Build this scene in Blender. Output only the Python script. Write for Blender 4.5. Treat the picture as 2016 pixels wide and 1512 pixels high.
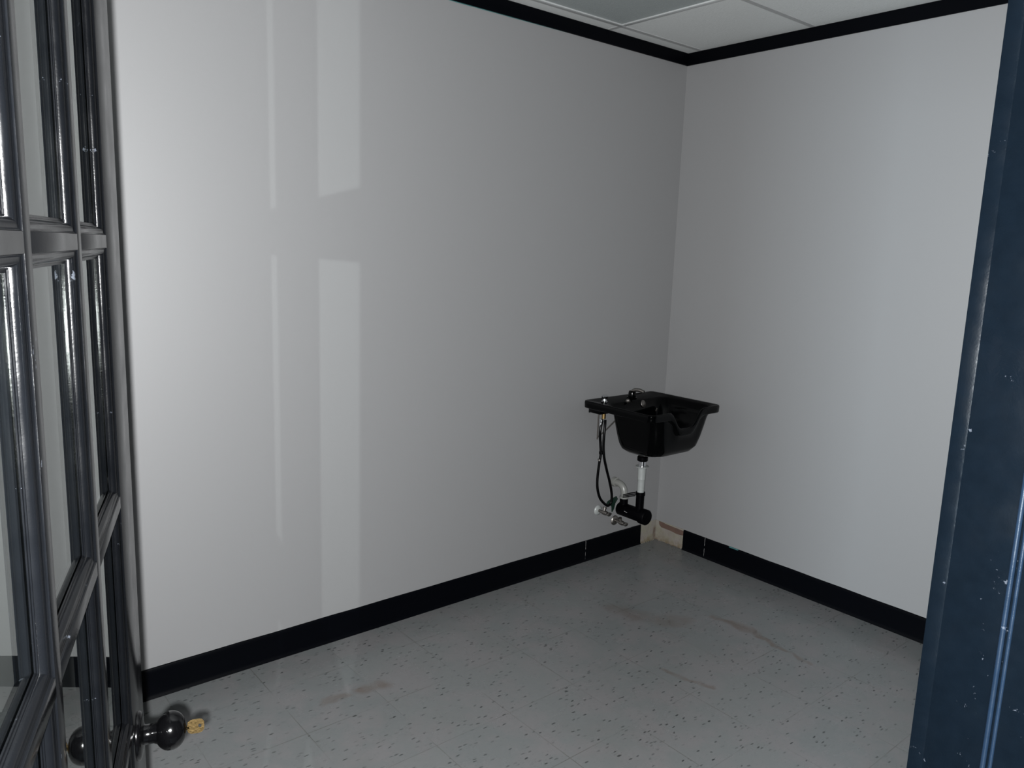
import bpy, bmesh, math, random
from mathutils import Vector, Matrix

random.seed(4)
SC = bpy.context.scene
COL = SC.collection
for o in list(bpy.data.objects):
    bpy.data.objects.remove(o, do_unlink=True)

# ------------------------------------------------------------ camera, world, lights, exposure
CAM = Vector((-3.34103, -2.69338, 1.58660))
RGT = Vector((0.7717372, -0.6350570, 0.0335304))
UPV = Vector((0.0822728, 0.1519844, 0.9849528))
FWD = Vector((0.6305973, 0.7573660, -0.1695399))
cd = bpy.data.cameras.new('camera')
cd.sensor_width = 36.0
cd.lens = 27.278
cd.clip_start = 0.02
cam = bpy.data.objects.new('camera', cd)
COL.objects.link(cam)
rot = Matrix((RGT, UPV, -FWD)).transposed().to_4x4()
cam.matrix_world = Matrix.Translation(CAM) @ rot
SC.camera = cam

SC.view_settings.view_transform = 'Standard'
SC.view_settings.look = 'None'
SC.view_settings.gamma = 1.0
SC.view_settings.use_curve_mapping = False
SC.view_settings.exposure = 0.0

world = bpy.data.worlds.new('hall_light')
world.use_nodes = True
bg = world.node_tree.nodes['Background']
bg.inputs[0].default_value = (0.62, 0.78, 1.0, 1)
bg.inputs[1].default_value = 0.006
SC.world = world

def lamp(name, kind, loc, power, color, **kw):
    d = bpy.data.lights.new(name, kind)
    d.energy = power
    d.color = color
    for k, v in kw.items():
        setattr(d, k, v)
    o = bpy.data.objects.new(name, d)
    o.location = loc
    COL.objects.link(o)
    return o

def aim(o, d):
    o.rotation_euler = Vector(d).to_track_quat('-Z', 'Y').to_euler()

FLASH = CAM - RGT * 0.014 - UPV * 0.019
FLASH_W = 800.0
fl = lamp('phone_flash', 'SPOT', FLASH, FLASH_W, (0.985, 0.995, 1.0), shadow_soft_size=0.007,
          spot_size=math.radians(116), spot_blend=0.35)
aim(fl, FWD)
# the daylight of the hall behind the photographer
dl = lamp('hall_daylight', 'AREA', (-6.0, -3.5, 1.15), 610.0, (0.74, 0.90, 1.0), shape='RECTANGLE', size=1.2, size_y=1.5)
aim(dl, Vector((-2.43, -2.42, 1.4)) - Vector(dl.location))

# door geometry: D runs along the open leaf (hinge -> free edge), N is the normal of its right face
DANG = math.radians(71.4)
D = Vector((math.cos(DANG), math.sin(DANG), 0))
N = Vector((math.sin(DANG), -math.cos(DANG), 0))
FACE = Vector((CAM.x, CAM.y, 0)) - N * 0.116       # point of the right face abreast of the camera
GLASS_DEPTH = 0.0105
# the flash bounced off the panes of the open leaf: a lamp at its mirror place, shining through the same panes
gp = FACE - N * GLASS_DEPTH
dist = (Vector((FLASH.x, FLASH.y, 0)) - gp).dot(N)
MIR = FLASH - N * (2 * dist)
rf = lamp('flash_bounced_off_panes', 'SPOT', MIR, FLASH_W * 0.44, (0.985, 0.995, 1.0), shadow_soft_size=0.0015,
          spot_size=math.radians(150), spot_blend=0.0)
aim(rf, (math.cos(math.radians(50.5)), math.sin(math.radians(50.5)), 0))
rf.scale = (math.tan(math.radians(14.0)) / math.tan(math.radians(75)), 1, 1)   # a tall narrow beam

# ------------------------------------------------------------ helpers
def tag(o, label=None, cat=None, group=None, kind=None):
    if label: o['label'] = label
    if cat: o['category'] = cat
    if group: o['group'] = group
    if kind: o['kind'] = kind
    return o

def finish(name, bm, m, parent=None, smooth=None):
    bmesh.ops.recalc_face_normals(bm, faces=bm.faces)
    me = bpy.data.meshes.new(name)
    bm.to_mesh(me)
    bm.free()
    if m: me.materials.append(m)
    if smooth is not None:
        for p in me.polygons: p.use_smooth = True
        me.set_sharp_from_angle(angle=math.radians(smooth))
    o = bpy.data.objects.new(name, me)
    COL.objects.link(o)
    if parent: o.parent = parent
    return o

def empty(name, loc, rz=0, parent=None):
    o = bpy.data.objects.new(name, None)
    o.location = loc
    o.rotation_euler = (0, 0, rz)
    o.empty_display_size = 0.1
    COL.objects.link(o)
    if parent: o.parent = parent
    return o

def add_box(bm, lo, hi, bev=0.0, seg=2):
    lo = Vector(lo); hi = Vector(hi)
    r = bmesh.ops.create_cube(bm, size=1.0)
    vs = r['verts']
    for v in vs:
        v.co = Vector(((lo[i] + hi[i]) / 2 + v.co[i] * (hi[i] - lo[i]) for i in range(3)))
    if bev > 0:
        es = list({e for v in vs for e in v.link_edges})
        bmesh.ops.bevel(bm, geom=es, offset=bev, segments=seg, affect='EDGES', profile=0.5)

def box(name, lo, hi, m, parent=None, bev=0.0, smooth=None):
    bm = bmesh.new()
    add_box(bm, lo, hi, bev)
    return finish(name, bm, m, parent, smooth if smooth is not None else (40 if bev else None))

def frame_from(d, hint=None):
    d = d.normalized()
    a = hint if hint else (Vector((0, 0, 1)) if abs(d.z) < 0.9 else Vector((1, 0, 0)))
    x = a.cross(d).normalized()
    return x, d.cross(x).normalized()

def add_tube(bm, pts, rad, n=14, caps=True):
    pts = [Vector(p) for p in pts]
    rads = rad if isinstance(rad, (list, tuple)) else [rad] * len(pts)
    rings = []
    px = None
    for i, p in enumerate(pts):
        a = pts[max(i - 1, 0)]; b = pts[min(i + 1, len(pts) - 1)]
        d = (b - a).normalized()
        if px is None:
            x, y = frame_from(d)
        else:
            x = (px - d * px.dot(d)).normalized()
            y = d.cross(x)
        px = x
        rings.append([bm.verts.new(p + (x * math.cos(t) + y * math.sin(t)) * rads[i]) for t in [2 * math.pi * k / n for k in range(n)]])
    for r0, r1 in zip(rings, rings[1:]):
        for k in range(n):
            bm.faces.new((r0[k], r0[(k + 1) % n], r1[(k + 1) % n], r1[k]))
    if caps:
        bm.faces.new(rings[0]); bm.faces.new(rings[-1])

def add_lathe(bm, org, axis, prof, n=28, close=True):
    """prof: list of (distance along axis, radius)"""
    org = Vector(org); axis = Vector(axis).normalized()
    x, y = frame_from(axis)
    rings = []
    for h, r in prof:
        if r < 1e-6:
            rings.append([bm.verts.new(org + axis * h)])
        else:
            rings.append([bm.verts.new(org + axis * h + (x * math.cos(t) + y * math.sin(t)) * r) for t in [2 * math.pi * k / n for k in range(n)]])
    for r0, r1 in zip(rings, rings[1:]):
        for k in range(n):
            k2 = (k + 1) % n
            if len(r0) == 1 and len(r1) == 1: continue
            if len(r0) == 1: bm.faces.new((r0[0], r1[k2], r1[k]))
            elif len(r1) == 1: bm.faces.new((r0[k], r0[k2], r1[0]))
            else: bm.faces.new((r0[k], r0[k2], r1[k2], r1[k]))
    if close:
        for r in (rings[0], rings[-1]):
            if len(r) > 2: bm.faces.new(r)

def smooth_path(pts, per=6):
    pts = [Vector(p) for p in pts]
    P = [pts[0]] + pts + [pts[-1]]
    out = []
    for i in range(1, len(P) - 2):
        a, b, c, d = P[i - 1:i + 3]
        for k in range(per):
            t = k / per
            out.append(0.5 * ((2 * b) + (c - a) * t + (2 * a - 5 * b + 4 * c - d) * t * t + (-a + 3 * b - 3 * c + d) * t ** 3))
    out.append(pts[-1])
    return out

# ------------------------------------------------------------ materials
class NT:
    def __init__(self, name):
        self.m = bpy.data.materials.new(name)
        self.m.use_nodes = True
        self.t = self.m.node_tree
        self.b = self.t.nodes['Principled BSDF']
        self.out = self.t.nodes['Material Output']
    def n(self, kind, **kw):
        nd = self.t.nodes.new(kind)
        for k, v in kw.items(): setattr(nd, k, v)
        return nd
    def l(self, a, b): self.t.links.new(a, b)
    def math(self, op, a, b=None, clamp=False):
        nd = self.n('ShaderNodeMath', operation=op, use_clamp=clamp)
        for i, v in enumerate((a, b)):
            if v is None: continue
            if isinstance(v, (int, float)): nd.inputs[i].default_value = v
            else: self.l(v, nd.inputs[i])
        return nd.outputs[0]
    def mix(self, fac, a, b):
        nd = self.n('ShaderNodeMix', data_type='RGBA')
        for s, v in ((0, fac), (6, a), (7, b)):
            if isinstance(v, (int, float)): nd.inputs[s].default_value = v
            elif isinstance(v, tuple): nd.inputs[s].default_value = (*v, 1)
            else: self.l(v, nd.inputs[s])
        return nd.outputs[2]
    def ramp(self, fac, lo, hi, a=0.0, b=1.0):
        nd = self.n('ShaderNodeMapRange')
        nd.clamp = True
        self.l(fac, nd.inputs[0])
        for i, v in zip((1, 2, 3, 4), (lo, hi, a, b)): nd.inputs[i].default_value = v
        return nd.outputs[0]
    def pos(self):
        return self.n('ShaderNodeNewGeometry').outputs['Position']
    def noise(self, scale, detail=3, vec=None, rough=0.5):
        nd = self.n('ShaderNodeTexNoise')
        nd.inputs['Scale'].default_value = scale
        nd.inputs['Detail'].default_value = detail
        nd.inputs['Roughness'].default_value = rough
        self.l(vec if vec is not None else self.pos(), nd.inputs['Vector'])
        return nd.outputs['Fac']
    def bump(self, h, strength, distance=0.001):
        nd = self.n('ShaderNodeBump')
        nd.inputs['Strength'].default_value = strength
        nd.inputs['Distance'].default_value = distance
        self.l(h, nd.inputs['Height'])
        self.l(nd.outputs[0], self.b.inputs['Normal'])

def simple(name, col, rough=0.5, metal=0.0, spec=0.5, var=0.12, scale=30, bump=0.0, bscale=200):
    t = NT(name)
    nz = t.noise(scale)
    c = t.mix(nz, tuple(x * (1 - var) for x in col), tuple(min(1, x * (1 + var)) for x in col))
    t.l(c, t.b.inputs['Base Color'])
    t.b.inputs['Roughness'].default_value = rough
    t.b.inputs['Metallic'].default_value = metal
    t.b.inputs['Specular IOR Level'].default_value = spec
    if bump: t.bump(t.noise(bscale), bump)
    return t.m

def wall_paint(name, col):
    t = NT(name)
    c = t.mix(t.noise(0.8, 2), tuple(x * 0.97 for x in col), col)
    t.l(c, t.b.inputs['Base Color'])
    t.b.inputs['Roughness'].default_value = 0.55
    t.b.inputs['Specular IOR Level'].default_value = 1.0
    t.bump(t.noise(260, 2), 0.10, 0.001)
    return t.m

M_WALL = wall_paint('pale_grey_wall_paint', (0.132, 0.133, 0.135))
M_BLACK_TRIM = simple('black_gloss_vinyl', (0.0004, 0.0006, 0.0012), rough=0.4, spec=0.06)

def door_paint(name, col, rough, spec=0.35):
    t = NT(name)
    nz = t.noise(60, 4)
    chips = t.ramp(t.noise(46, 5, rough=0.75), 0.665, 0.70)
    c = t.mix(nz, tuple(x * 0.8 for x in col), tuple(x * 1.25 for x in col))
    c = t.mix(t.math('MULTIPLY', chips, 0.35), c, (0.045, 0.05, 0.06))
    t.l(c, t.b.inputs['Base Color'])
    t.l(t.ramp(t.noise(25, 4), 0.3, 0.7, rough * 0.8, rough * 1.4), t.b.inputs['Roughness'])
    t.b.inputs['Specular IOR Level'].default_value = spec
    t.bump(t.math('ADD', t.noise(450, 3), t.math('MULTIPLY', t.noise(45, 2), 1.0)), 0.10, 0.001)
    return t.m
M_DOOR = door_paint('black_gloss_door_paint', (0.0007, 0.0008, 0.0010), 0.165, 0.24)
M_JAMB = door_paint('blue_black_frame_paint', (0.0006, 0.0011, 0.0018), 0.13, 0.30)

M_GLINT_BEAD = door_paint('glint_blue_bead_paint', (0.0020, 0.0042, 0.0082), 0.25, 0.2)  # paler blue imitates daylight caught by the stop edge

def glass():
    t = NT('clear_pane_glass')
    t.t.nodes.remove(t.b)
    tr = t.n('ShaderNodeBsdfTransparent'); tr.inputs[0].default_value = (0.93, 0.965, 0.95, 1)
    gl = t.n('ShaderNodeBsdfGlossy'); gl.inputs['Roughness'].default_value = 0.0
    gl.inputs['Color'].default_value = (0.95, 0.98, 0.96, 1)
    # reflectance of the two faces of a thin sheet, the same from either side
    ge = t.n('ShaderNodeNewGeometry')
    dt = t.n('ShaderNodeVectorMath', operation='DOT_PRODUCT'); t.l(ge.outputs['Incoming'], dt.inputs[0]); t.l(ge.outputs['Normal'], dt.inputs[1])
    c = t.math('ABSOLUTE', dt.outputs['Value'])
    f1 = t.math('ADD', 0.04, t.math('MULTIPLY', 0.96, t.math('POWER', t.math('SUBTRACT', 1.0, c), 5.0)))
    f2 = t.math('DIVIDE', t.math('MULTIPLY', 2.0, f1), t.math('ADD', 1.0, f1))
    mx = t.n('ShaderNodeMixShader')
    t.l(f2, mx.inputs[0]); t.l(tr.outputs[0], mx.inputs[1]); t.l(gl.outputs[0], mx.inputs[2])
    t.l(mx.outputs[0], t.out.inputs['Surface'])
    return t.m
M_GLASS = glass()

def floor_mat():
    t = NT('speckled_vinyl_floor_tile')
    pos = t.pos()
    T = 0.3048
    mp = t.n('ShaderNodeMapping')
    mp.inputs['Location'].default_value = (0.518 / T, 0.510 / T, 0)
    mp.inputs['Scale'].default_value = (1 / T, 1 / T, 1)
    t.l(pos, mp.inputs[0])
    sx = t.n('ShaderNodeSeparateXYZ'); t.l(mp.outputs[0], sx.inputs[0])
    fx = t.math('FRACT', t.math('ADD', sx.outputs[0], 40)); fy = t.math('FRACT', t.math('ADD', sx.outputs[1], 40))
    ix = t.math('FLOOR', t.math('ADD', sx.outputs[0], 40)); iy = t.math('FLOOR', t.math('ADD', sx.outputs[1], 40))
    ex = t.math('MINIMUM', fx, t.math('SUBTRACT', 1, fx)); ey = t.math('MINIMUM', fy, t.math('SUBTRACT', 1, fy))
    seam = t.ramp(t.math('MINIMUM', ex, ey), 0.002, 0.007, 1, 0)
    seam = t.math('MULTIPLY', seam, t.ramp(t.noise(5, 3), 0.38, 0.62))
    # per-tile random
    cb = t.n('ShaderNodeCombineXYZ'); t.l(ix, cb.inputs[0]); t.l(iy, cb.inputs[1])
    wn = t.n('ShaderNodeTexWhiteNoise', noise_dimensions='2D'); t.l(cb.outputs[0], wn.inputs['Vector'])
    par = t.math('MODULO', t.math('ADD', ix, iy), 2.0)
    # chips: stretched voronoi, direction turned on alternate tiles
    warp = t.n('ShaderNodeTexNoise'); warp.inputs['Scale'].default_value = 30; t.l(pos, warp.inputs['Vector'])
    wv = t.n('ShaderNodeVectorMath', operation='MULTIPLY_ADD')
    t.l(warp.outputs['Color'], wv.inputs[0]); wv.inputs[1].default_value = (0.012, 0.012, 0); t.l(pos, wv.inputs[2])
    def chips(rotz, scale, thr, seed):
        m2 = t.n('ShaderNodeMapping')
        m2.inputs['Rotation'].default_value = (0, 0, rotz)
        m2.inputs['Location'].default_value = (seed, seed * 1.7, 0)
        m2.inputs['Scale'].default_value = (scale, scale * 2.6, 1)
        t.l(wv.outputs[0], m2.inputs[0])
        v = t.n('ShaderNodeTexVoronoi', voronoi_dimensions='2D'); v.inputs['Scale'].default_value = 1.0
        t.l(m2.outputs[0], v.inputs['Vector'])
        sc = t.n('ShaderNodeSeparateColor'); t.l(v.outputs['Color'], sc.inputs[0])
        near = t.ramp(v.outputs['Distance'], 0.20, 0.32, 1, 0)
        on = t.ramp(sc.outputs[0], thr, thr + 0.01, 0, 1)
        return t.math('MULTIPLY', near, on), sc.outputs[1]
    a1, s1 = chips(0.35, 36, 0.86, 0.3)
    a2, s2 = chips(1.75, 36, 0.86, 3.1)
    dark = t.math('ADD', t.math('MULTIPLY', a1, t.math('SUBTRACT', 1, par)), t.math('MULTIPLY', a2, par))
    dstr = t.math('MULTIPLY', dark, t.ramp(s1, 0.0, 1.0, 0.1, 0.95))
    b1, s3 = chips(0.9, 70, 0.86, 7.3)
    c1, s4 = chips(-0.5, 34, 0.80, 9.3)
    base = t.mix(wn.outputs[0], (0.086, 0.0925, 0.0935), (0.093, 0.098, 0.098))
    base = t.mix(t.ramp(t.noise(6, 6, rough=0.65), 0.44, 0.60), base, (0.100, 0.099, 0.1005))
    base = t.mix(t.math('MULTIPLY', c1, 0.25), base, (0.108, 0.112, 0.115))
    base = t.mix(t.math('MULTIPLY', b1, 0.30), base, (0.055, 0.060, 0.058))
    base = t.mix(dstr, base, (0.016, 0.018, 0.018))
    # brown water stains, each with its own outline
    spos = t.n('ShaderNodeSeparateXYZ')
    w2 = t.n('ShaderNodeTexNoise'); w2.inputs['Scale'].default_value = 7; w2.inputs['Detail'].default_value = 4; t.l(pos, w2.inputs['Vector'])
    wv2 = t.n('ShaderNodeVectorMath', operation='MULTIPLY_ADD')
    t.l(w2.outputs['Color'], wv2.inputs[0]); wv2.inputs[1].default_value = (0.14, 0.14, 0); t.l(pos, wv2.inputs[2])
    sh = t.n('ShaderNodeVectorMath', operation='SUBTRACT'); t.l(wv2.outputs[0], sh.inputs[0]); sh.inputs[1].default_value = (0.07, 0.07, 0)
    stain = None
    def seg(a, b, r, k):
        nonlocal stain
        av = Vector((*a, 0)); bv = Vector((*b, 0)); ab = bv - av; L = ab.length
        s1_ = t.n('ShaderNodeVectorMath', operation='SUBTRACT'); t.l(sh.outputs[0], s1_.inputs[0]); s1_.inputs[1].default_value = av
        dt = t.n('ShaderNodeVectorMath', operation='DOT_PRODUCT'); t.l(s1_.outputs[0], dt.inputs[0]); dt.inputs[1].default_value = ab / (L * L)
        cl = t.math('MULTIPLY', dt.outputs['Value'], 1.0, clamp=True)
        mu = t.n('ShaderNodeVectorMath', operation='SCALE'); mu.inputs[0].default_value = ab; t.l(cl, mu.inputs['Scale'])
        df = t.n('ShaderNodeVectorMath', operation='SUBTRACT'); t.l(s1_.outputs[0], df.inputs[0]); t.l(mu.outputs[0], df.inputs[1])
        sc_ = t.n('ShaderNodeVectorMath', operation='MULTIPLY'); t.l(df.outputs[0], sc_.inputs[0]); sc_.inputs[1].default_value = (1, 1, 0)
        ln = t.n('ShaderNodeVectorMath', operation='LENGTH'); t.l(sc_.outputs[0], ln.inputs[0])
        v = t.math('MULTIPLY', t.ramp(ln.outputs['Value'], r * 0.35, r, 1, 0), k)
        stain = v if stain is None else t.math('MAXIMUM', stain, v)
    seg((-0.54, -0.795), (-0.507, -0.918), 0.03, 0.7)
    seg((-0.507, -0.918), (-0.535, -1.10), 0.028, 0.8)
    seg((-0.535, -1.10), (-0.56, -1.27), 0.015, 0.7)
    seg((-1.073, -0.959), (-1.06, -1.06), 0.022, 0.6)
    seg((-1.06, -1.06), (-1.02, -1.14), 0.016, 0.6)
    seg((-0.84, -0.489), (-0.80, -0.58), 0.075, 0.45)
    seg((-0.77, -0.66), (-0.70, -0.74), 0.07, 0.45)
    seg((-2.223, -0.387), (-2.14, -0.405), 0.03, 0.6)
    seg((-2.07, -0.40), (-2.0, -0.40), 0.045, 0.7)
    stain = t.math('MULTIPLY', stain, t.ramp(t.noise(18, 4), 0.30, 0.62, 0.35, 1))
    base = t.mix(t.math('MULTIPLY', stain, 0.95), base, (0.064, 0.047, 0.037))
    grime = t.ramp(t.noise(1.6, 5, rough=0.65), 0.52, 0.75)
    base = t.mix(t.math('MULTIPLY', grime, 0.28), base, (0.066, 0.063, 0.058))
    base = t.mix(t.math('MULTIPLY', seam, 0.6), base, (0.042, 0.040, 0.034))
    t.l(base, t.b.inputs['Base Color'])
    t.l(t.ramp(t.noise(9, 4), 0.3, 0.7, 0.24, 0.36), t.b.inputs['Roughness'])
    t.b.inputs['Specular IOR Level'].default_value = 0.5
    t.bump(t.math('SUBTRACT', t.noise(60, 2), t.math('MULTIPLY', seam, 2)), 0.05, 0.001)
    return t.m
M_FLOOR = floor_mat()

def ceil_mat():
    t = NT('white_fissured_ceiling_tile')
    c = t.mix(t.noise(90, 3), (0.34, 0.355, 0.352), (0.40, 0.41, 0.408))
    t.l(c, t.b.inputs['Base Color'])
    t.b.inputs['Roughness'].default_value = 0.9
    t.bump(t.noise(160, 4), 0.5, 0.002)
    return t.m
M_CEIL = ceil_mat()
M_TBAR = simple('painted_grid_metal', (0.225, 0.23, 0.23), rough=0.6)
M_TFRAME = simple('white_troffer_metal', (0.27, 0.28, 0.28), rough=0.5)

def lens_mat():
    t = NT('prismatic_acrylic_lens')
    t.b.inputs['Base Color'].default_value = (0.185, 0.205, 0.205, 1)
    t.b.inputs['Roughness'].default_value = 0.42
    v = t.n('ShaderNodeTexVoronoi'); v.inputs['Scale'].default_value = 120; t.l(t.pos(), v.inputs['Vector'])
    t.bump(v.outputs['Distance'], 0.4, 0.002)
    return t.m
M_LENS = lens_mat()

def bare_wall():
    """old cream and pink paint where the baseboard has come off"""
    t = NT('bare_wall_behind_missing_baseboard')
    nz = t.noise(22, 4)
    sx = t.n('ShaderNodeSeparateXYZ'); t.l(t.pos(), sx.inputs[0])
    c = t.mix(t.ramp(nz, 0.35, 0.65), (0.1422, 0.1364, 0.1040), (0.1376, 0.1240, 0.1136))
    low = t.math('MULTIPLY', t.ramp(sx.outputs[2], 0.0, 0.04, 1, 0), t.ramp(t.noise(40, 4), 0.35, 0.6))
    c = t.mix(low, c, (0.0826, 0.0620, 0.0290))
    rust = t.math('MULTIPLY', t.ramp(t.math('ABSOLUTE', t.math('ADD', sx.outputs[0], 0.016)), 0.004, 0.016, 1, 0), t.ramp(sx.outputs[2], 0.07, 0.085, 1, 0))
    c = t.mix(t.math('MULTIPLY', rust, t.ramp(t.noise(35, 4), 0.25, 0.6)), c, (0.0619, 0.0397, 0.0290))
    t.l(c, t.b.inputs['Base Color'])
    t.b.inputs['Roughness'].default_value = 0.8
    t.bump(t.noise(120, 4), 0.5, 0.002)
    return t.m
M_BARE = bare_wall()
M_ADHESIVE = simple('brown_mastic', (0.0620, 0.0357, 0.0263), rough=0.75, var=0.3)
M_TEAL = simple('old_teal_paint', (0.0250, 0.0900, 0.0900), rough=0.6)
M_CAULK = simple('pale_caulk', (0.1172, 0.1172, 0.1172), rough=0.7)
M_SINK = simple('black_glossy_plastic', (0.0003, 0.0004, 0.0005), rough=0.14, spec=0.08)
M_CHROME = simple('chrome', (0.75, 0.76, 0.78), rough=0.14, metal=1.0, var=0.03)
M_DULLMETAL = simple('dull_nickel', (0.17, 0.16, 0.15), rough=0.42, metal=1.0)
M_BRASS = simple('worn_brass', (0.25, 0.17, 0.07), rough=0.4, metal=1.0)
M_KEY = simple('brass_key', (0.0120, 0.0083, 0.0036), rough=0.42, metal=1.0, var=0.4, scale=260, bump=0.25, bscale=300)
M_PVC = simple('white_pvc', (0.1963, 0.2071, 0.2035), rough=0.35)
M_PVC_OLD = simple('yellowed_white_pvc', (0.1224, 0.1250, 0.1172), rough=0.35)
M_BLACKPIPE = simple('black_abs_pipe', (0.0005, 0.0005, 0.0008), rough=0.45, spec=0.03)
M_RUBBER = simple('black_hose_rubber', (0.0005, 0.0005, 0.0007), rough=0.3, spec=0.1)
M_GREEN = simple('dark_green_plastic', (0.001, 0.010, 0.006), rough=0.5)
M_PRINT = simple('white_print', (0.2400, 0.2400, 0.2400), rough=0.5)
M_KNOB = simple('black_enamelled_knob', (0.0006, 0.0006, 0.0007), rough=0.12, spec=0.3)

# ------------------------------------------------------------ room shell
H = 2.61
XL = -4.3          # far end of the long wall, behind the open leaf
YF = -2.375        # room face of the doorway wall
YO = -2.495        # hall face of the doorway wall
XJ = -2.423        # latch jamb reveal
XH = -3.372        # hinge jamb reveal
XS = -3.62         # far edge of the added side light next to the hinge jamb

def struct(o): return tag(o, kind='structure')
bm = bmesh.new(); add_box(bm, (XL - 0.1, -4.6, -0.08), (0.1, 0.1, 0.0)); struct(finish('floor', bm, M_FLOOR))
struct(box('wall_left', (XL - 0.1, 0, 0), (0.1, 0.1, H + 0.15), M_WALL))
struct(box('wall_right', (0, YF, 0), (0.1, 0, H + 0.15), M_WALL))
struct(box('wall_far_left', (XL - 0.1, YF, 0), (XL, 0, H + 0.15), M_WALL))
# doorway wall: the length right of the opening and the piece over it
bm = bmesh.new()
add_box(bm, (XJ + 0.02, YO, 0), (0.1, YF, H + 0.15))
add_box(bm, (XL - 0.1, YO, 0), (XS, YF, H + 0.15))
add_box(bm, (XS, YO, 2.075), (XJ + 0.02, YF, H + 0.15))
struct(finish('wall_front', bm, M_WALL))
struct(box('ceiling', (XL - 0.1, YF, H), (0.1, 0.1, H + 0.12), M_CEIL))
# grid bars of the suspended ceiling
GX, GY = -0.593, -0.086
bm = bmesh.new()
z0, z1 = H - 0.003, H + 0.001
bw = 0.012
def xbar(y, x0=XL, x1=-0.012): add_box(bm, (x0, y - bw, z0), (x1, y + bw, z1))
def ybar(x, y0, y1): add_box(bm, (x - bw, y0, z0 + 0.0006), (x + bw, y1, z1))
for k in range(4): xbar(GY - 0.61 * k)
for k in range(4): ybar(GX - 1.22 * k, YF, -0.012)
for k in range(3): ybar(GX - 1.22 * k - 0.61, GY - 0.61 * 2 - 0.61, GY - 0.61) if k else None
struct(finish('trim_1', bm, M_TBAR))

# ------------------------------------------------------------ unlit fluorescent troffer in the ceiling
tx1, ty1 = GX - 0.012, GY - 0.012
tx0, ty0 = GX - 1.208, GY - 0.598
tro = tag(empty('ceiling_light', ((tx0 + tx1) / 2, (ty0 + ty1) / 2, H)), 'unlit recessed ceiling light with grey lens beside the black top trim', 'ceiling light')
def rel(p): return (p[0] - tro.location.x, p[1] - tro.location.y, p[2] - H)
bm = bmesh.new()
fw = 0.022
for lo, hi in (((tx0, ty0, H - 0.010), (tx1, ty0 + fw, H - 0.001)), ((tx0, ty1 - fw, H - 0.010), (tx1, ty1, H - 0.001)),
               ((tx0, ty0 + fw, H - 0.010), (tx0 + fw, ty1 - fw, H - 0.001)), ((tx1 - fw, ty0 + fw, H - 0.010), (tx1, ty1 - fw, H - 0.001))):
    add_box(bm, rel(lo), rel(hi), 0.002)
finish('frame', bm, M_TFRAME, tro, 40)
box('diffuser', rel((tx0 + fw, ty0 + fw, H - 0.0045)), rel((tx1 - fw, ty1 - fw, H - 0.001)), M_LENS, tro)

# ------------------------------------------------------------ black top trim
def trim_strip(name, p0, p1, out, zlo, zhi, th, mat=None):
    """strip with a softly rounded top/bottom lip, from p0 to p1 along a wall, 'out' = room normal"""
    bm = bmesh.new()
    p0 = Vector((*p0, 0)); p1 = Vector((*p1, 0)); out = Vector((*out, 0))
    prof = [(0, zlo), (th * 0.8, zlo), (th, zlo + 0.002), (th, zhi - 0.004), (th * 0.7, zhi - 0.001), (0.0, zhi)]
    a = [bm.verts.new(p0 + out * d + Vector((0, 0, z))) for d, z in prof]
    b = [bm.verts.new(p1 + out * d + Vector((0, 0, z))) for d, z in prof]
    n = len(prof)
    for k in range(n): bm.faces.new((a[k], a[(k + 1) % n], b[(k + 1) % n], b[k]))
    bm.faces.new(a); bm.faces.new(b)
    return finish(name, bm, mat or M_BLACK_TRIM)
struct(trim_strip('trim_2', (XL, 0), (-0.008, 0), (0, -1), H - 0.062, H - 0.0005, 0.008))
struct(trim_strip('trim_3', (0, YF), (0, 0), (-1, 0), H - 0.062, H - 0.0005, 0.008))
# sliver of older teal paint under the left top trim
bm = bmesh.new()
N_ = 46
top = []; bot = []
for k in range(N_):
    x = -2.0 + 1.15 * k / (N_ - 1)
    w = 0.0022 * math.sin(math.pi * k / (N_ - 1)) * (0.7 + 0.5 * random.random()) + 0.0002
    top.append((x, H - 0.0615)); bot.append((x, H - 0.062 - w))
vf = [[bm.verts.new((x, -0.0012, z)) for x, z in r] for r in (top, bot)]
vb = [[bm.verts.new((x, 0.0002, z)) for x, z in r] for r in (top, bot)]
for k in range(N_ - 1):
    bm.faces.new((vf[0][k], vf[0][k + 1], vf[1][k + 1], vf[1][k]))
    bm.faces.new((vf[1][k], vf[1][k + 1], vb[1][k + 1], vb[1][k]))
struct(finish('trim_4', bm, M_TEAL))

# ------------------------------------------------------------ black cove baseboards
BH = 0.112
def cove(name, p0, p1, out, jag0=False):
    bm = bmesh.new()
    p0 = Vector((*p0, 0)); p1 = Vector((*p1, 0)); out = Vector((*out, 0))
    L = (p1 - p0).length; d = (p1 - p0) / L
    prof = [(0, 0.001), (0.013, 0.001), (0.0125, 0.003), (0.0085, 0.009), (0.0065, 0.018), (0.006, BH - 0.016), (0.0055, BH - 0.004), (0.0035, BH - 0.0006), (0, BH)]
    steps = max(2, int(L / 0.12))
    rings = []
    for s in range(steps + 1):
        p = p0 + d * (L * s / steps)
        j = random.uniform(-0.0006, 0.0009) if 0 < s < steps else 0
        rings.append([bm.verts.new(p + out * (w + (0.0006 * random.random() if i in (4, 5) else 0)) + Vector((0, 0, z + (j if z > 0.09 else 0)))) for i, (w, z) in enumerate(prof)])
    n = len(prof)
    for a, b in zip(rings, rings[1:]):
        for k in range(n): bm.faces.new((a[k], a[(k + 1) % n], b[(k + 1) % n], b[k]))
    bm.faces.new(rings[0]); bm.faces.new(rings[-1])
    return struct(finish(name, bm, M_BLACK_TRIM, None, 50))
cove('baseboard_left', (XL, 0), (-0.568, 0), (0, -1))
cove('baseboard_left.001', (-0.566, 0), (-0.137, 0), (0, -1))
cove('baseboard_right', (0, -0.196), (0, -0.338), (-1, 0))
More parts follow.
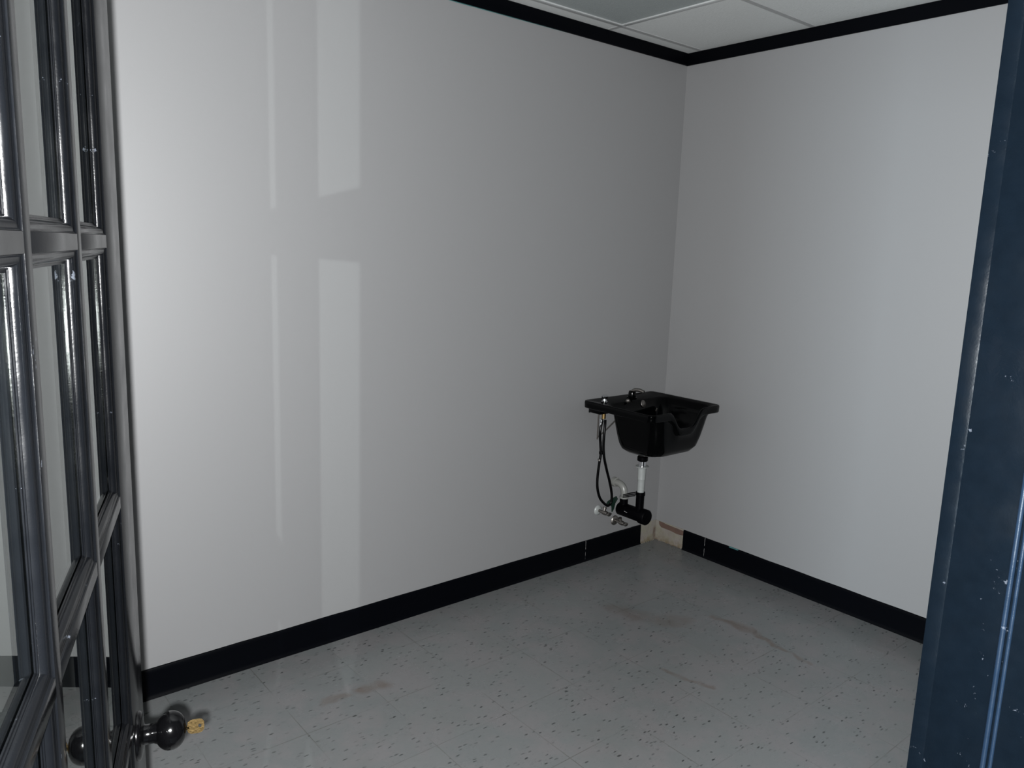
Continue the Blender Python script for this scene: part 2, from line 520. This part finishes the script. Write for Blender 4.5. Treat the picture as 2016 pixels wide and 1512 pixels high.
cove('baseboard_right.001', (0, -0.3405), (0, YF + 0.02), (-1, 0))
cove('baseboard_far_left', (XL, 0), (XL, YF), (1, 0))
cove('baseboard_front', (-2.33, YF), (-0.014, YF), (0, 1))
# pale caulk line on top of the baseboards and at the joints
bm = bmesh.new()
def wobble_line(a, b, out, z, r):
    a = Vector((*a, z)); b = Vector((*b, z)); o = Vector((*out, 0))
    n = max(6, int((b - a).length / 0.02))
    pts = [a.lerp(b, k / n) + o * 0.0015 + Vector((0, 0, random.uniform(-0.0006, 0.0006))) for k in range(n + 1)]
    add_tube(bm, pts, [r * random.uniform(0.3, 1.0) for _ in pts], 6)
wobble_line((-0.56, 0), (-0.145, 0), (0, -1), BH + 0.0008, 0.0016)
wobble_line((0, -0.21), (0, -0.45), (-1, 0), BH + 0.0008, 0.0014)
for z0_, z1_ in ((0.004, 0.052), (0.066, 0.112)):
    add_tube(bm, [(-0.567 + random.uniform(-.001, .001), -0.0055, z0_ + (z1_ - z0_) * k / 6) for k in range(7)], 0.0012, 6)
    add_tube(bm, [(-0.0055, -0.3393 + random.uniform(-.001, .001), z0_ + (z1_ - z0_) * k / 6) for k in range(7)], 0.0012, 6)
struct(finish('trim_5', bm, M_CAULK))
# a white chip of paint where the right baseboard meets the latch side, and teal specks on the baseboard lip
bm = bmesh.new()
add_box(bm, (-0.007, -0.545, BH - 0.003), (-0.001, -0.49, BH + 0.0015))
struct(finish('trim_6', bm, M_TEAL))

# bare corner: broken-out plaster with old paint, ragged rim, brown mastic
def bare_patch(name, axis, a, b):
    """thin irregular skin of old paint from a to b along the wall (axis 0: wall_left, 1: wall_right)"""
    bm = bmesh.new()
    n = 22
    rows = 8
    g = []
    for i in range(n + 1):
        u = a + (b - a) * i / n
        col = []
        ztop = BH + 0.001 + random.uniform(-0.0015, 0.0012)
        for j in range(rows + 1):
            z = 0.0005 + (ztop - 0.0005) * j / rows
            dpt = 0.0014 + 0.0018 * random.random() * (1 if 0 < j < rows else 0) + (0.004 * random.random() if j == 0 else 0)
            col.append(bm.verts.new((u, -dpt, z) if axis == 0 else (-dpt, u, z)))
        g.append(col)
    for i in range(n):
        for j in range(rows):
            bm.faces.new((g[i][j], g[i + 1][j], g[i + 1][j + 1], g[i][j + 1]))
    # close the top edge back to the wall
    for i in range(n):
        p, q = g[i][rows], g[i + 1][rows]
        pb = bm.verts.new((p.co.x, 0, p.co.z) if axis == 0 else (0, p.co.y, p.co.z))
        qb = bm.verts.new((q.co.x, 0, q.co.z) if axis == 0 else (0, q.co.y, q.co.z))
        bm.faces.new((p, q, qb, pb))
    return struct(finish(name, bm, M_BARE, None, 30))
bare_patch('trim_7', 0, -0.140, 0.0)
bare_patch('trim_8', 1, -0.199, 0.0)
# brown mastic tongue on the right wall of the bare corner
bm = bmesh.new()
up = [(-0.022, 0.110), (-0.04, 0.110), (-0.07, 0.107), (-0.11, 0.106), (-0.15, 0.105), (-0.199, 0.104)]
lw = [(-0.026, 0.092), (-0.04, 0.080), (-0.07, 0.080), (-0.11, 0.079), (-0.15, 0.074), (-0.199, 0.079)]
A = [bm.verts.new((-0.0046, y, z)) for y, z in up]; B = [bm.verts.new((-0.0046, y, z)) for y, z in lw]
A2 = [bm.verts.new((-0.0005, y, z)) for y, z in up]; B2 = [bm.verts.new((-0.0005, y, z)) for y, z in lw]
for k in range(len(up) - 1):
    bm.faces.new((A[k], A[k + 1], B[k + 1], B[k])); bm.faces.new((A[k], A2[k], A2[k + 1], A[k + 1])); bm.faces.new((B[k], B2[k], B2[k + 1], B[k + 1]))
bm.faces.new((A[0], B[0], B2[0], A2[0]))
struct(finish('trim_9', bm, M_ADHESIVE))
# crumbled plaster bits along the floor joint
bm = bmesh.new()
for k in range(26):
    if k % 2: c = Vector((-random.uniform(0.0, 0.13), -random.uniform(0.003, 0.012), 0.002))
    else: c = Vector((-random.uniform(0.003, 0.012), -random.uniform(0.0, 0.19), 0.002))
    r = bmesh.ops.create_icosphere(bm, subdivisions=1, radius=random.uniform(0.002, 0.005))
    for v in r['verts']: v.co = Vector((v.co.x * 1.4, v.co.y, v.co.z * 0.6)) * random.uniform(0.8, 1.2) + c
tag(finish('plaster_crumbs', bm, M_BARE), 'crumbs of plaster on the floor in the bare corner under the sink', 'debris', kind='stuff')

# ------------------------------------------------------------ door frame (door_2 = frame around the opening)
ZH = 2.045
fr = empty('door_1', (XJ, YF, 0)); struct(fr)
def frel(p): return (p[0] - XJ, p[1] - YF, p[2])
def fbox(name, lo, hi, bev=0.003, m=None): return box(name, frel(lo), frel(hi), m or M_JAMB, fr, bev)
# latch side: jamb board, stop, casings on both faces
fbox('jamb', (XJ, YO - 0.003, 0), (XJ + 0.02, YF + 0.001, ZH + 0.02), 0.0006)
bm = bmesh.new()   # stop with a moulded edge
pr = [(0, 0), (-0.0115, 0), (-0.0120, -0.0005), (-0.0120, -0.0355), (-0.0115, -0.036), (0, -0.036)]
sy = -2.4415
va = [bm.verts.new(frel((XJ + x, sy + y, 0))) for x, y in pr]; vb_ = [bm.verts.new(frel((XJ + x, sy + y, ZH))) for x, y in pr]
for k in range(len(pr)):
    k2 = (k + 1) % len(pr); bm.faces.new((va[k], va[k2], vb_[k2], vb_[k]))
bm.faces.new(va); bm.faces.new(vb_)
finish('door_stop', bm, M_JAMB, fr)
# two thin beads along the edge of the stop, paler blue painted as daylight glinting there, with a dark groove between them
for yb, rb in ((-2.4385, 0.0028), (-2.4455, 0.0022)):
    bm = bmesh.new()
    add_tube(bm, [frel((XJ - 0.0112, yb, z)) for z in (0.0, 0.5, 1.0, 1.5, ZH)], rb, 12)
    finish('stop_glint_bead', bm, M_GLINT_BEAD, fr, 60)
fbox('casing', (XJ + 0.0004, YF, 0), (XJ + 0.075, YF + 0.018, ZH + 0.07), 0.0010)
fbox('casing', (XJ + 0.005, YO - 0.018, 0), (XJ + 0.075, YO, ZH + 0.07), 0.006)
# head
fbox('jamb', (XH, YO, ZH), (XJ, YF, ZH + 0.02))
fbox('casing', (XH - 0.075, YF, ZH + 0.003), (XJ + 0.005, YF + 0.018, ZH + 0.07), 0.006)
fbox('casing', (XH - 0.075, YO - 0.018, ZH + 0.003), (XJ + 0.005, YO, ZH + 0.07), 0.006)
# hinge side
fbox('jamb', (XH - 0.02, YO, 0), (XH, YF, ZH + 0.02))

# added glazed side light by the hinge jamb, lets the mirror lamp shine in
sl = struct(empty('added_window_1', ((XS + XH) / 2, (YO + YF) / 2, 0)))
ox, oy = sl.location.x, sl.location.y
for lo, hi in (((XS, YO, 0), (XS + 0.022, YF, 2.065)), ((XS + 0.022, YO, 2.043), (XH - 0.02, YF, 2.065)), ((XS + 0.022, YO, 0), (XH - 0.02, YF, 0.022))):
    box('added_window_frame', (lo[0] - ox, lo[1] - oy, lo[2]), (hi[0] - ox, hi[1] - oy, hi[2]), M_JAMB, sl, 0.002)
bm = bmesh.new()
f_ = [bm.verts.new((x - ox, YO + 0.04 - oy, z)) for x, z in ((XS + 0.02, 0.02), (XH - 0.019, 0.02), (XH - 0.019, 2.045), (XS + 0.02, 2.045))]
bm.faces.new(f_)
finish('added_window_pane', bm, M_GLASS, sl)

# ------------------------------------------------------------ open glazed door leaf, fifteen panes
# local frame: x from hinge edge to free edge, y = away from the camera side (left face), z up
A0, A1 = 0.285, 1.178          # extent along D, measured from abreast of the camera
hinge = FACE + D * A0
leaf = tag(empty('door_2', (hinge.x, hinge.y, 0.0), DANG), kind='structure')
LT = 0.026                     # thickness
def lx(a): return a - A0
cols = [(0.386, 0.603), (0.625, 0.826), (0.848, 1.040)]
rowz = [0.938 - 0.315, 0.938, 1.253, 1.581, 1.896]   # centres of the horizontal bars; 0 bar etc.
mh = 0.0075
ZB, ZT = 0.008, 2.035
bars = [0.945, 1.260, 1.581]
z_edges = [0.315, 0.6325, 0.947 - 0.0, 1.2605, 1.581, 1.895]
rows = []
for k in range(5):
    rows.append((z_edges[k] + (mh if k else 0), z_edges[k + 1] - (mh if k < 4 else 0)))
mdoor = M_DOOR
def dbox(name, x0, x1, z0, z1, bev=0.0005, y0=0.0, y1=LT, parent=leaf):
    return box(name, (x0, y0, z0), (x1, y1, z1), mdoor, parent, bev)
dbox('stile', 0.0, lx(cols[0][0]), ZB, ZT, 0.0012)
lock = dbox('stile', lx(cols[2][1]), lx(A1), ZB, ZT, 0.0012)
dbox('rail', lx(cols[0][0]), lx(cols[2][1]), ZB, rows[0][0])
dbox('rail', lx(cols[0][0]), lx(cols[2][1]), rows[4][1], ZT)
for a, b in ((cols[0][1], cols[1][0]), (cols[1][1], cols[2][0])):
    dbox('muntin', lx(a), lx(b), rows[0][0], rows[4][1])
for k in range(4):
    for c0, c1 in cols:
        dbox('muntin', lx(c0), lx(c1), rows[k][1], rows[k + 1][0])
gd0, gd1 = GLASS_DEPTH, GLASS_DEPTH + 0.003
# moulding round each pane (both faces)
ov = [(0.0, 0.0003), (0.0003, 0.0010), (0.0009, 0.0016), (0.0017, 0.0019)]
for k in range(7):
    t_ = math.pi / 2 * k / 6
    ov.append((0.0019 + 0.0072 * math.sin(t_), 0.0021 + 0.0059 * (1 - math.cos(t_))))
ov += [(0.0100, 0.0082), (0.0104, 0.0092), (0.0122, 0.0095), (0.0126, gd0)]
def moulding(x0, x1, z0, z1):
    bm = bmesh.new()
    for side in (0, 1):
        def yy(d): return d if side == 0 else LT - d * (LT - gd1) / gd0
        rings = []
        for w, d in ov:
            rings.append([bm.verts.new((x, yy(d), z)) for x, z in ((x0 + w, z0 + w), (x1 - w, z0 + w), (x1 - w, z1 - w), (x0 + w, z1 - w))])
        w, d = ov[-1]
        rings.append([bm.verts.new((x, yy(d), z)) for x, z in ((x0 - 0.001, z0 - 0.001), (x1 + 0.001, z0 - 0.001), (x1 + 0.001, z1 + 0.001), (x0 - 0.001, z1 + 0.001))])
        for r0, r1 in zip(rings, rings[1:]):
            for k in range(4): bm.faces.new((r0[k], r0[(k + 1) % 4], r1[(k + 1) % 4], r1[k]))
    return finish('pane_moulding', bm, mdoor, leaf, 32)
for c0, c1 in cols:
    for r0, r1 in rows:
        moulding(lx(c0), lx(c1), r0, r1)
        bm = bmesh.new()      # a single-surface sheet: one reflection per pane
        f_ = [bm.verts.new((x, gd0 + 0.0008, z)) for x, z in ((lx(c0) + 0.002, r0 + 0.002), (lx(c1) - 0.002, r0 + 0.002), (lx(c1) - 0.002, r1 - 0.002), (lx(c0) + 0.002, r1 - 0.002))]
        bm.faces.new(f_)
        finish('glass_pane', bm, M_GLASS, leaf)
# hinges
for z in (0.25, 1.05, 1.82):
    bm = bmesh.new()
    add_lathe(bm, (-0.004, -0.004, z - 0.045), (0, 0, 1), [(0, 0.0), (0, 0.006), (0.09, 0.006), (0.09, 0.0)], 14)
    finish('hinge', bm, M_BLACKPIPE, leaf, 40)

# knobs: right face carries the key
kx, kz = lx(1.092), 0.905
def knob(side):
    ax = Vector((0, -1, 0)) if side == 0 else Vector((0, 1, 0))
    y0 = 0.0 if side == 0 else LT
    k = empty('door_knob', (0, 0, 0), 0, leaf)
    bm = bmesh.new()
    add_lathe(bm, (kx, y0, kz), ax, [(0, 0.0325), (0.0025, 0.0325), (0.0045, 0.031), (0.006, 0.027), (0.007, 0.020), (0.008, 0.016), (0.009, 0.0)], 40)
    o = finish('rose', bm, M_KNOB, k, 50)
    bm = bmesh.new()
    add_lathe(bm, (kx, y0, kz), ax, [(0.006, 0.0150), (0.010, 0.0132), (0.020, 0.0132), (0.023, 0.0145), (0.026, 0.015)], 28)
    finish('neck', bm, M_KNOB, k, 50)
    bm = bmesh.new()
    pr = [(0.0215, 0.0)]
    for i in range(1, 16):
        t_ = math.pi * i / 16
        pr.append((0.0420 - 0.0205 * math.cos(t_), 0.0262 * math.sin(t_) ** 0.85))
    pr.append((0.0625, 0.0))
    add_lathe(bm, (kx, y0, kz), ax, pr, 44)
    finish('ball', bm, M_KNOB, k, 80)
    return k
k0 = knob(0)
k0['label'] = 'black round knob with a brass key in it'
knob(1)
# key: collar, blade and a holed bow
key = empty('door_key', (hinge.x, hinge.y, 0), DANG)
tag(key, 'brass key sticking out of the black knob of the open door', 'key')
bm = bmesh.new()
add_box(bm, (kx - 0.0035, -0.066, kz - 0.0012), (kx + 0.0035, -0.060, kz + 0.0012), 0.0004)
finish('blade', bm, M_KEY, key, 40)
bm = bmesh.new()
outl = []
for i in range(28):
    t_ = 2 * math.pi * i / 28
    r = 0.0108 * (1 - 0.07 * math.cos(4 * t_)) * (1 + 0.015 * math.cos(13 * t_))
    outl.append((r * 1.12 * math.cos(t_), r * 0.95 * math.sin(t_)))
hol = [(0.0022 * math.cos(2 * math.pi * i / 28) + 0.0055, 0.0024 * math.sin(2 * math.pi * i / 28)) for i in range(28)]
ca, sa = math.cos(0.35), math.sin(0.35)
def kp(u, v, w):      # u outwards along the knob axis, v across, w thickness
    uu = u
    return (kx + v * sa * 1.0 + w * ca, -0.0745 - uu, kz + v * ca - w * sa)
L = []
for w in (-0.0012, 0.0012):
    L.append(([bm.verts.new(kp(u, v, w)) for u, v in outl], [bm.verts.new(kp(u, v, w)) for u, v in hol]))
for i in range(28):
    j = (i + 1) % 28
    for (o_, h_) in L: bm.faces.new((o_[i], o_[j], h_[j], h_[i]))
    bm.faces.new((L[0][0][i], L[0][0][j], L[1][0][j], L[1][0][i]))
    bm.faces.new((L[0][1][i], L[0][1][j], L[1][1][j], L[1][1][i]))
finish('bow', bm, M_KEY, key, 40)

# ------------------------------------------------------------ shampoo sink on the left wall
SX = -0.376
SZ = 0.864
sink = tag(empty('shampoo_sink', (SX, 0, SZ)), 'black wall-mounted shampoo bowl with a neck notch, in the far corner', 'sink')
NS = 128
def rrect(cx, cy, hx, hy, r, n=NS, p=None):
    """rounded rectangle sampled at n even angles"""
    out = []
    for k in range(n):
        t_ = 2 * math.pi * k / n
        c, s = math.cos(t_), math.sin(t_)
        # ray from the centre to the rounded rectangle
        lo, hi = 0.0, 2 * max(hx, hy)
        for _ in range(30):
            m = (lo + hi) / 2
            x, y = abs(m * c), abs(m * s)
            dx, dy = max(x - (hx - r), 0), max(y - (hy - r), 0)
            ins = (math.hypot(dx, dy) <= r) if (dx > 0 and dy > 0) else (x <= hx and y <= hy)
            if ins: lo = m
            else: hi = m
        out.append((cx + lo * c, cy + lo * s))
    return out
def notch(x, y):
    """how far the rim drops at (x, y): the U for the neck in the front edge"""
    f = max(0.0, min(1.0, (-y - 0.30) / 0.13))
    f = f * f * (3 - 2 * f)
    a = abs(x) / 0.088
    g = math.exp(-(a ** 4.2) * 0.9)
    return 0.086 * f * g
def ripple(x, y):
    return 0
cyR, hyR = -0.226, 0.223
rings_def = [
    # (cx, cy, hx, hy, r, z, notch weight, extra)
    (0, -0.250, 0.030, 0.030, 0.030, -0.246, 0),      # outer bottom
    (0, -0.266, 0.105, 0.095, 0.060, -0.240, 0),
    (0, -0.274, 0.150, 0.126, 0.062, -0.224, 0),
    (0, -0.277, 0.168, 0.138, 0.062, -0.198, 0),
    (0, -0.280, 0.182, 0.146, 0.062, -0.150, 0.08),
    (0, -0.282, 0.194, 0.152, 0.060, -0.095, 0.35),
    (0, -0.283, 0.204, 0.157, 0.060, -0.052, 0.8),
    (0, -0.283, 0.210, 0.160, 0.056, -0.037, 1),
    (0, cyR, 0.258, hyR - 0.003, 0.022, -0.036, 1),   # underside of the lip
    (0, cyR, 0.262, hyR, 0.024, -0.032, 1),
    (0, cyR, 0.263, hyR + 0.001, 0.024, -0.006, 1),
    (0, cyR, 0.261, hyR, 0.023, -0.001, 1),
    (0, cyR, 0.256, hyR - 0.004, 0.021, 0.001, 1),
    (0, cyR, 0.250, hyR - 0.010, 0.020, -0.0015, 1),
    (0, -0.270, 0.236, 0.166, 0.05, -0.006, 1),       # inner lip, deck behind
    (0, -0.275, 0.222, 0.158, 0.06, -0.016, 1),
    (0, -0.278, 0.200, 0.146, 0.066, -0.060, 0.6),
    (0, -0.277, 0.178, 0.134, 0.066, -0.120, 0.2),
    (0, -0.274, 0.155, 0.122, 0.066, -0.190, 0),
    (0, -0.268, 0.120, 0.100, 0.066, -0.220, 0),
    (0, -0.255, 0.060, 0.060, 0.050, -0.2365, 0),
    (0, -0.250, 0.020, 0.020, 0.020, -0.2385, 0),
]
DRX, DRY = 0.0, -0.188
SHIFT = {-0.246: 1.0, -0.240: 0.45, -0.224: 0.08, -0.2385: 1.0, -0.2365: 0.75, -0.220: 0.1}
bm = bmesh.new()
rings = []
for i, (cx, cy, hx, hy, r, z, w) in enumerate(rings_def):
    pts = rrect(cx, cy, hx, hy, min(r, hx - 1e-4, hy - 1e-4))
    ring = []
    for x, y in pts:
        zz = z - notch(x, y) * w
        if z in SHIFT:   # the floor of the bowl runs down towards the drain at the back
            k = SHIFT[z]
            ring.append(bm.verts.new((x, y + (DRY - cy) * k, zz - 0.020 * k)))
        else:
            ring.append(bm.verts.new((x, y, zz)))
    rings.append(ring)
for r0, r1 in zip(rings, rings[1:]):
    for k in range(NS): bm.faces.new((r0[k], r0[(k + 1) % NS], r1[(k + 1) % NS], r1[k]))
bm.faces.new(rings[0]); bm.faces.new(rings[-1])
finish('basin', bm, M_SINK, sink, 60)
# moulded rib under the deck and fixing block against the wall
for a_, b_ in ((-0.235, -0.10), (0.10, 0.235)):
    box('fixing_block', (a_, -0.10, -0.062), (b_, -0.02, -0.034), M_SINK, sink, 0.008)
bm = bmesh.new()
add_box(bm, (-0.215, -0.006, -0.068), (0.215, -0.0003, -0.02), 0.001)
finish('wall_bracket', bm, M_BLACKPIPE, sink, 40)
for sx_ in (-0.145, 0.145):
    bm = bmesh.new()
    add_tube(bm, [(sx_, -0.004, -0.205), (sx_, -0.05, -0.165), (sx_, -0.13, -0.085), (sx_, -0.14, -0.06)], 0.004, 8)
    add_tube(bm, [(sx_, -0.004, -0.215), (sx_, -0.004, -0.06)], 0.004, 8)
    finish('brace', bm, M_DULLMETAL, sink, 40)
# faucet handle, spray holder, spout, strainer
bm = bmesh.new()
add_lathe(bm, (-0.193, -0.085, -0.002), (0, 0, 1), [(0, 0.0), (0, 0.016), (0.004, 0.016), (0.006, 0.010), (0.016, 0.008), (0.017, 0.015), (0.030, 0.017), (0.034, 0.013), (0.035, 0.0)], 24)
finish('faucet_handle', bm, M_CHROME, sink, 50)
bm = bmesh.new()
add_lathe(bm, (0.02, -0.075, -0.004), (0, 0, 1), [(0, 0.0), (0, 0.026), (0.005, 0.026), (0.007, 0.020), (0.03, 0.019), (0.038, 0.016), (0.040, 0.0)], 28)
finish('faucet_body', bm, M_SINK, sink, 50)
bm = bmesh.new()
add_tube(bm, smooth_path([(0.02, -0.075, 0.028), (0.022, -0.090, 0.040), (0.028, -0.118, 0.042), (0.034, -0.140, 0.036)], 4), [0.010] * 5 + [0.009] * 4 + [0.0075] * 4, 12)
finish('faucet_lever', bm, M_DULLMETAL, sink, 50)
bm = bmesh.new()
add_lathe(bm, (0.055, -0.12, -0.03), (0.1, -0.9, 0.35), [(0, 0.0), (0, 0.017), (0.004, 0.0195), (0.007, 0.017), (0.008, 0.0)], 24)
finish('spout_ring', bm, M_DULLMETAL, sink, 50)
bm = bmesh.new()
add_lathe(bm, (-0.065, -0.118, -0.006), (0.2, -0.8, 0.6), [(0, 0.0), (0, 0.009), (0.008, 0.011), (0.014, 0.008), (0.015, 0.0)], 18)
finish('spray_holder', bm, M_DULLMETAL, sink, 50)
bm = bmesh.new()
add_lathe(bm, (DRX, DRY, -0.2615), (0, 0, 1), [(0, 0.0), (0, 0.036), (0.003, 0.036), (0.0045, 0.030), (0.003, 0.012), (0.003, 0.0)], 28)
finish('strainer', bm, M_CHROME, sink, 50)
# supply shank with brass fitting below the deck
bm = bmesh.new()
add_lathe(bm, (-0.193, -0.085, -0.036), (0, 0, -1), [(0, 0.0), (0, 0.013), (0.022, 0.013), (0.024, 0.010), (0.050, 0.010), (0.050, 0.0)], 16)
finish('tap_shank', bm, M_BRASS, sink, 50)
bm = bmesh.new()
add_lathe(bm, (-0.208, -0.085, -0.085), (-0.12, 0, -1), [(0, 0.0), (0, 0.0085), (0.016, 0.0085), (0.018, 0.0065), (0.034, 0.0065), (0.034, 0.0)], 14)
finish('hose_ferrule', bm, M_CHROME, sink, 50)

# black hose loop hanging from the tap shank to the wall supplies
hose = empty('spray_hose', (-0.2, -0.09, 0.78 - SZ), 0, sink)
ho = Vector((SX - 0.2, -0.09, 0.78))
pathL = [(-0.577, -0.085, 0.768), (-0.590, -0.088, 0.736), (-0.594, -0.09, 0.70), (-0.586, -0.09, 0.645), (-0.583, -0.092, 0.60), (-0.590, -0.092, 0.555), (-0.595, -0.09, 0.484),
         (-0.590, -0.088, 0.425), (-0.566, -0.085, 0.368), (-0.534, -0.085, 0.333), (-0.502, -0.085, 0.313), (-0.480, -0.086, 0.328), (-0.482, -0.088, 0.375), (-0.505, -0.09, 0.443),
         (-0.535, -0.095, 0.507), (-0.565, -0.100, 0.579), (-0.577, -0.102, 0.640), (-0.575, -0.100, 0.70), (-0.567, -0.095, 0.745), (-0.560, -0.088, 0.770)]
bm = bmesh.new()
pp = smooth_path([Vector(p) - ho for p in pathL], 7)
add_tube(bm, pp, 0.0066, 12)
finish('hose', bm, M_RUBBER, hose, 60)
bm = bmesh.new()
for q_ in (-0.583, -0.573):
    pass
add_lathe(bm, Vector((-0.581, -0.094, 0.612)) - ho, (0, 0, -1), [(0, 0.0), (0, 0.012), (0.006, 0.0125), (0.012, 0.012), (0.012, 0.0)], 14)
finish('hose_tie', bm, M_RUBBER, hose, 50)
bm = bmesh.new()
add_lathe(bm, Vector((-0.5900, -0.091, 0.5735)) - ho, (-0.1, 0, -1), [(0, 0.0), (0, 0.0075), (0.008, 0.0075), (0.008, 0.0)], 12)
finish('hose_ferrule', bm, M_DULLMETAL, hose, 50)

# ------------------------------------------------------------ drain: tailpiece, white pipe, black bottle trap, white outlet elbow
PX, PY = SX, -0.188
dr = tag(empty('drain_pipe', (PX, PY, 0.2)), 'white and black drain pipe with cylindrical trap below the sink', 'pipe')
do = Vector(dr.location)
def dpart(name, m, lst, smooth=45):
    bm = bmesh.new()
    for org, ax, pr in lst: add_lathe(bm, Vector(org) - do, ax, pr, 28)
    return finish(name, bm, m, dr, smooth)
ZD = SZ - 0.274
dpart('drain_flange', M_DULLMETAL, [((PX, PY, ZD + 0.006), (0, 0, -1), [(0, 0), (0, 0.034), (0.006, 0.032), (0.012, 0.020), (0.016, 0.018), (0.016, 0)])])
dpart('nut', M_BLACKPIPE, [((PX, PY, ZD - 0.008), (0, 0, -1), [(0, 0), (0, 0.020), (0.004, 0.0265), (0.024, 0.0265), (0.027, 0.022), (0.027, 0)])])
dpart('tailpiece', M_CHROME, [((PX, PY, ZD - 0.034), (0, 0, -1), [(0, 0), (0, 0.0185), (0.036, 0.0185), (0.036, 0)])])
dpart('white_pipe', M_PVC, [((PX, PY, ZD - 0.062), (0, 0, -1), [(0, 0), (0, 0.033), (0.003, 0.033), (0.007, 0.023), (0.012, 0.0215), (0.065, 0.0195), (0.067, 0.0200), (0.069, 0.0190), (0.150, 0.0180), (0.150, 0)])])
dpart('black_pipe', M_BLACKPIPE, [((PX, PY, 0.392), (0, 0, -1), [(0, 0), (0, 0.0235), (0.017, 0.0245), (0.019, 0.021), (0.11, 0.0205), (0.11, 0)])])
dpart('clamp', M_BLACKPIPE, [((PX - 0.030, PY, 0.384), (1, 0, 0), [(0, 0), (0, 0.006), (0.012, 0.006), (0.012, 0)])])
dpart('trap_body', M_BLACKPIPE, [((PX, -0.052, 0.268), (0, -1, 0), [(0, 0), (0, 0.030), (0.004, 0.034), (0.150, 0.034), (0.152, 0.0395), (0.186, 0.0395), (0.190, 0.036), (0.191, 0)])])
dpart('outlet_collar', M_BLACKPIPE, [((PX, -0.080, 0.285), (0, 0, 1), [(0, 0), (0, 0.0215), (0.045, 0.0215), (0.045, 0)])])
dpart('elbow_nut', M_PVC_OLD, [((PX, -0.080, 0.330), (0, 0, 1), [(0, 0), (0, 0.0240), (0.010, 0.0240), (0.012, 0.019), (0.012, 0)])])
dpart('elbow_nut', M_PVC_OLD, [((PX, -0.0015, 0.400), (0, -1, 0), [(0, 0), (0, 0.0255), (0.020, 0.0255), (0.022, 0.021), (0.022, 0)])])
bm = bmesh.new()
add_tube(bm, smooth_path([Vector(p) - do for p in ((PX, -0.080, 0.338), (PX, -0.080, 0.352), (PX, -0.072, 0.382), (PX, -0.048, 0.398), (PX, -0.015, 0.400))], 5), 0.0180, 22)
finish('white_elbow', bm, M_PVC_OLD, dr, 60)
# faint printed mark on the side of the trap
bm = bmesh.new()
for i, (u, v) in enumerate([(0, 0.004), (0.004, 0.001), (0.009, -0.002), (0.013, -0.002), (0.016, -0.001)]):
    y = -0.118 - u
    a = math.radians(6) + v * 10
    for s_ in (0,):
        c = Vector((PX - 0.0341 * math.cos(a), y, 0.268 + 0.0341 * math.sin(a) + 0.002)) - do
        add_box(bm, c - Vector((0.0006, 0.0026, 0.0008)), c + Vector((0.0006, 0.0026, 0.0008)))
finish('printed_mark', bm, M_PRINT, dr)

# bundle of thin black wires from the pipe clamp back to the wall
wires = tag(empty('wire_bundle', (PX - 0.02, -0.1, 0.38)), 'short bundle of thin dark wires between the black pipe and the white elbow', 'wire')
wo = Vector(wires.location)
for k in range(3):
    bm = bmesh.new()
    p = [Vector((PX - 0.026, -0.176, 0.390 - 0.0085 * k)), Vector((PX - 0.027, -0.14, 0.376 - 0.008 * k)), Vector((PX - 0.0285, -0.098, 0.357 - 0.007 * k))]
    add_tube(bm, smooth_path([q - wo for q in p], 4), 0.0026, 8)
    finish('wire', bm, M_BLACKPIPE, wires, 60)

# ------------------------------------------------------------ shut-off valves on the wall
def valve(x, z, label, tilt, esc_m):
    v = tag(empty('shutoff_valve', (x, 0, z)), label, 'valve')
    bm = bmesh.new(); add_lathe(bm, (0, -0.0008, 0), (0, -1, 0), [(0, 0), (0, 0.027), (0.003, 0.0265), (0.008, 0.018), (0.010, 0.010), (0.010, 0)], 26)
    finish('escutcheon', bm, esc_m, v, 50)
    bm = bmesh.new(); add_lathe(bm, (0, -0.010, 0), (0, -1, 0), [(0, 0), (0, 0.0075), (0.028, 0.0075), (0.028, 0.0115), (0.040, 0.0125), (0.052, 0.0115), (0.060, 0.009), (0.060, 0)], 16)
    add_lathe(bm, (0, -0.045, 0), tilt, [(0, 0), (0, 0.009), (0.020, 0.009), (0.021, 0.011), (0.028, 0.011), (0.028, 0)], 14)
    finish('body', bm, M_DULLMETAL, v, 45)
    bm = bmesh.new(); add_lathe(bm, (0, -0.069, 0), (0, -1, 0), [(0, 0), (0, 0.004), (0.006, 0.004), (0.007, 0.014), (0.016, 0.016), (0.018, 0.013), (0.018, 0)], 12)
    for vv in bm.verts:
        if vv.co.y < -0.074: vv.co.z *= 0.62
    finish('handle', bm, M_DULLMETAL, v, 45)
    return v
valve(-0.486, 0.262, 'dull metal shut-off valve with white wall plate, upper left of the black trap', (0.2, 0, 0.98), M_PVC)
valve(-0.352, 0.180, 'dull metal shut-off valve low on the wall just above the baseboard under the trap', (-0.3, 0, 0.95), M_DULLMETAL)
# pieces between the valves and the trap: green plastic handle and a pale torn strip
g_ = empty('plastic_tab', (-0.40, -0.03, 0.29)); tag(g_, 'dark green plastic tab behind the black trap near the wall', 'tab')
bm = bmesh.new()
pts = [(-0.055, 0.004), (-0.045, 0.020), (-0.010, 0.030), (0.020, 0.036), (0.030, 0.020), (0.012, 0.0), (0.004, -0.030), (-0.008, -0.045), (-0.012, -0.015), (-0.024, -0.006)]
f0 = [bm.verts.new((x, -0.003, z)) for x, z in pts]; f1 = [bm.verts.new((x, 0.003, z)) for x, z in pts]
bm.faces.new(f0); bm.faces.new(f1)
for k in range(len(pts)): k2 = (k + 1) % len(pts); bm.faces.new((f0[k], f0[k2], f1[k2], f1[k]))
finish('tab', bm, M_GREEN, g_)
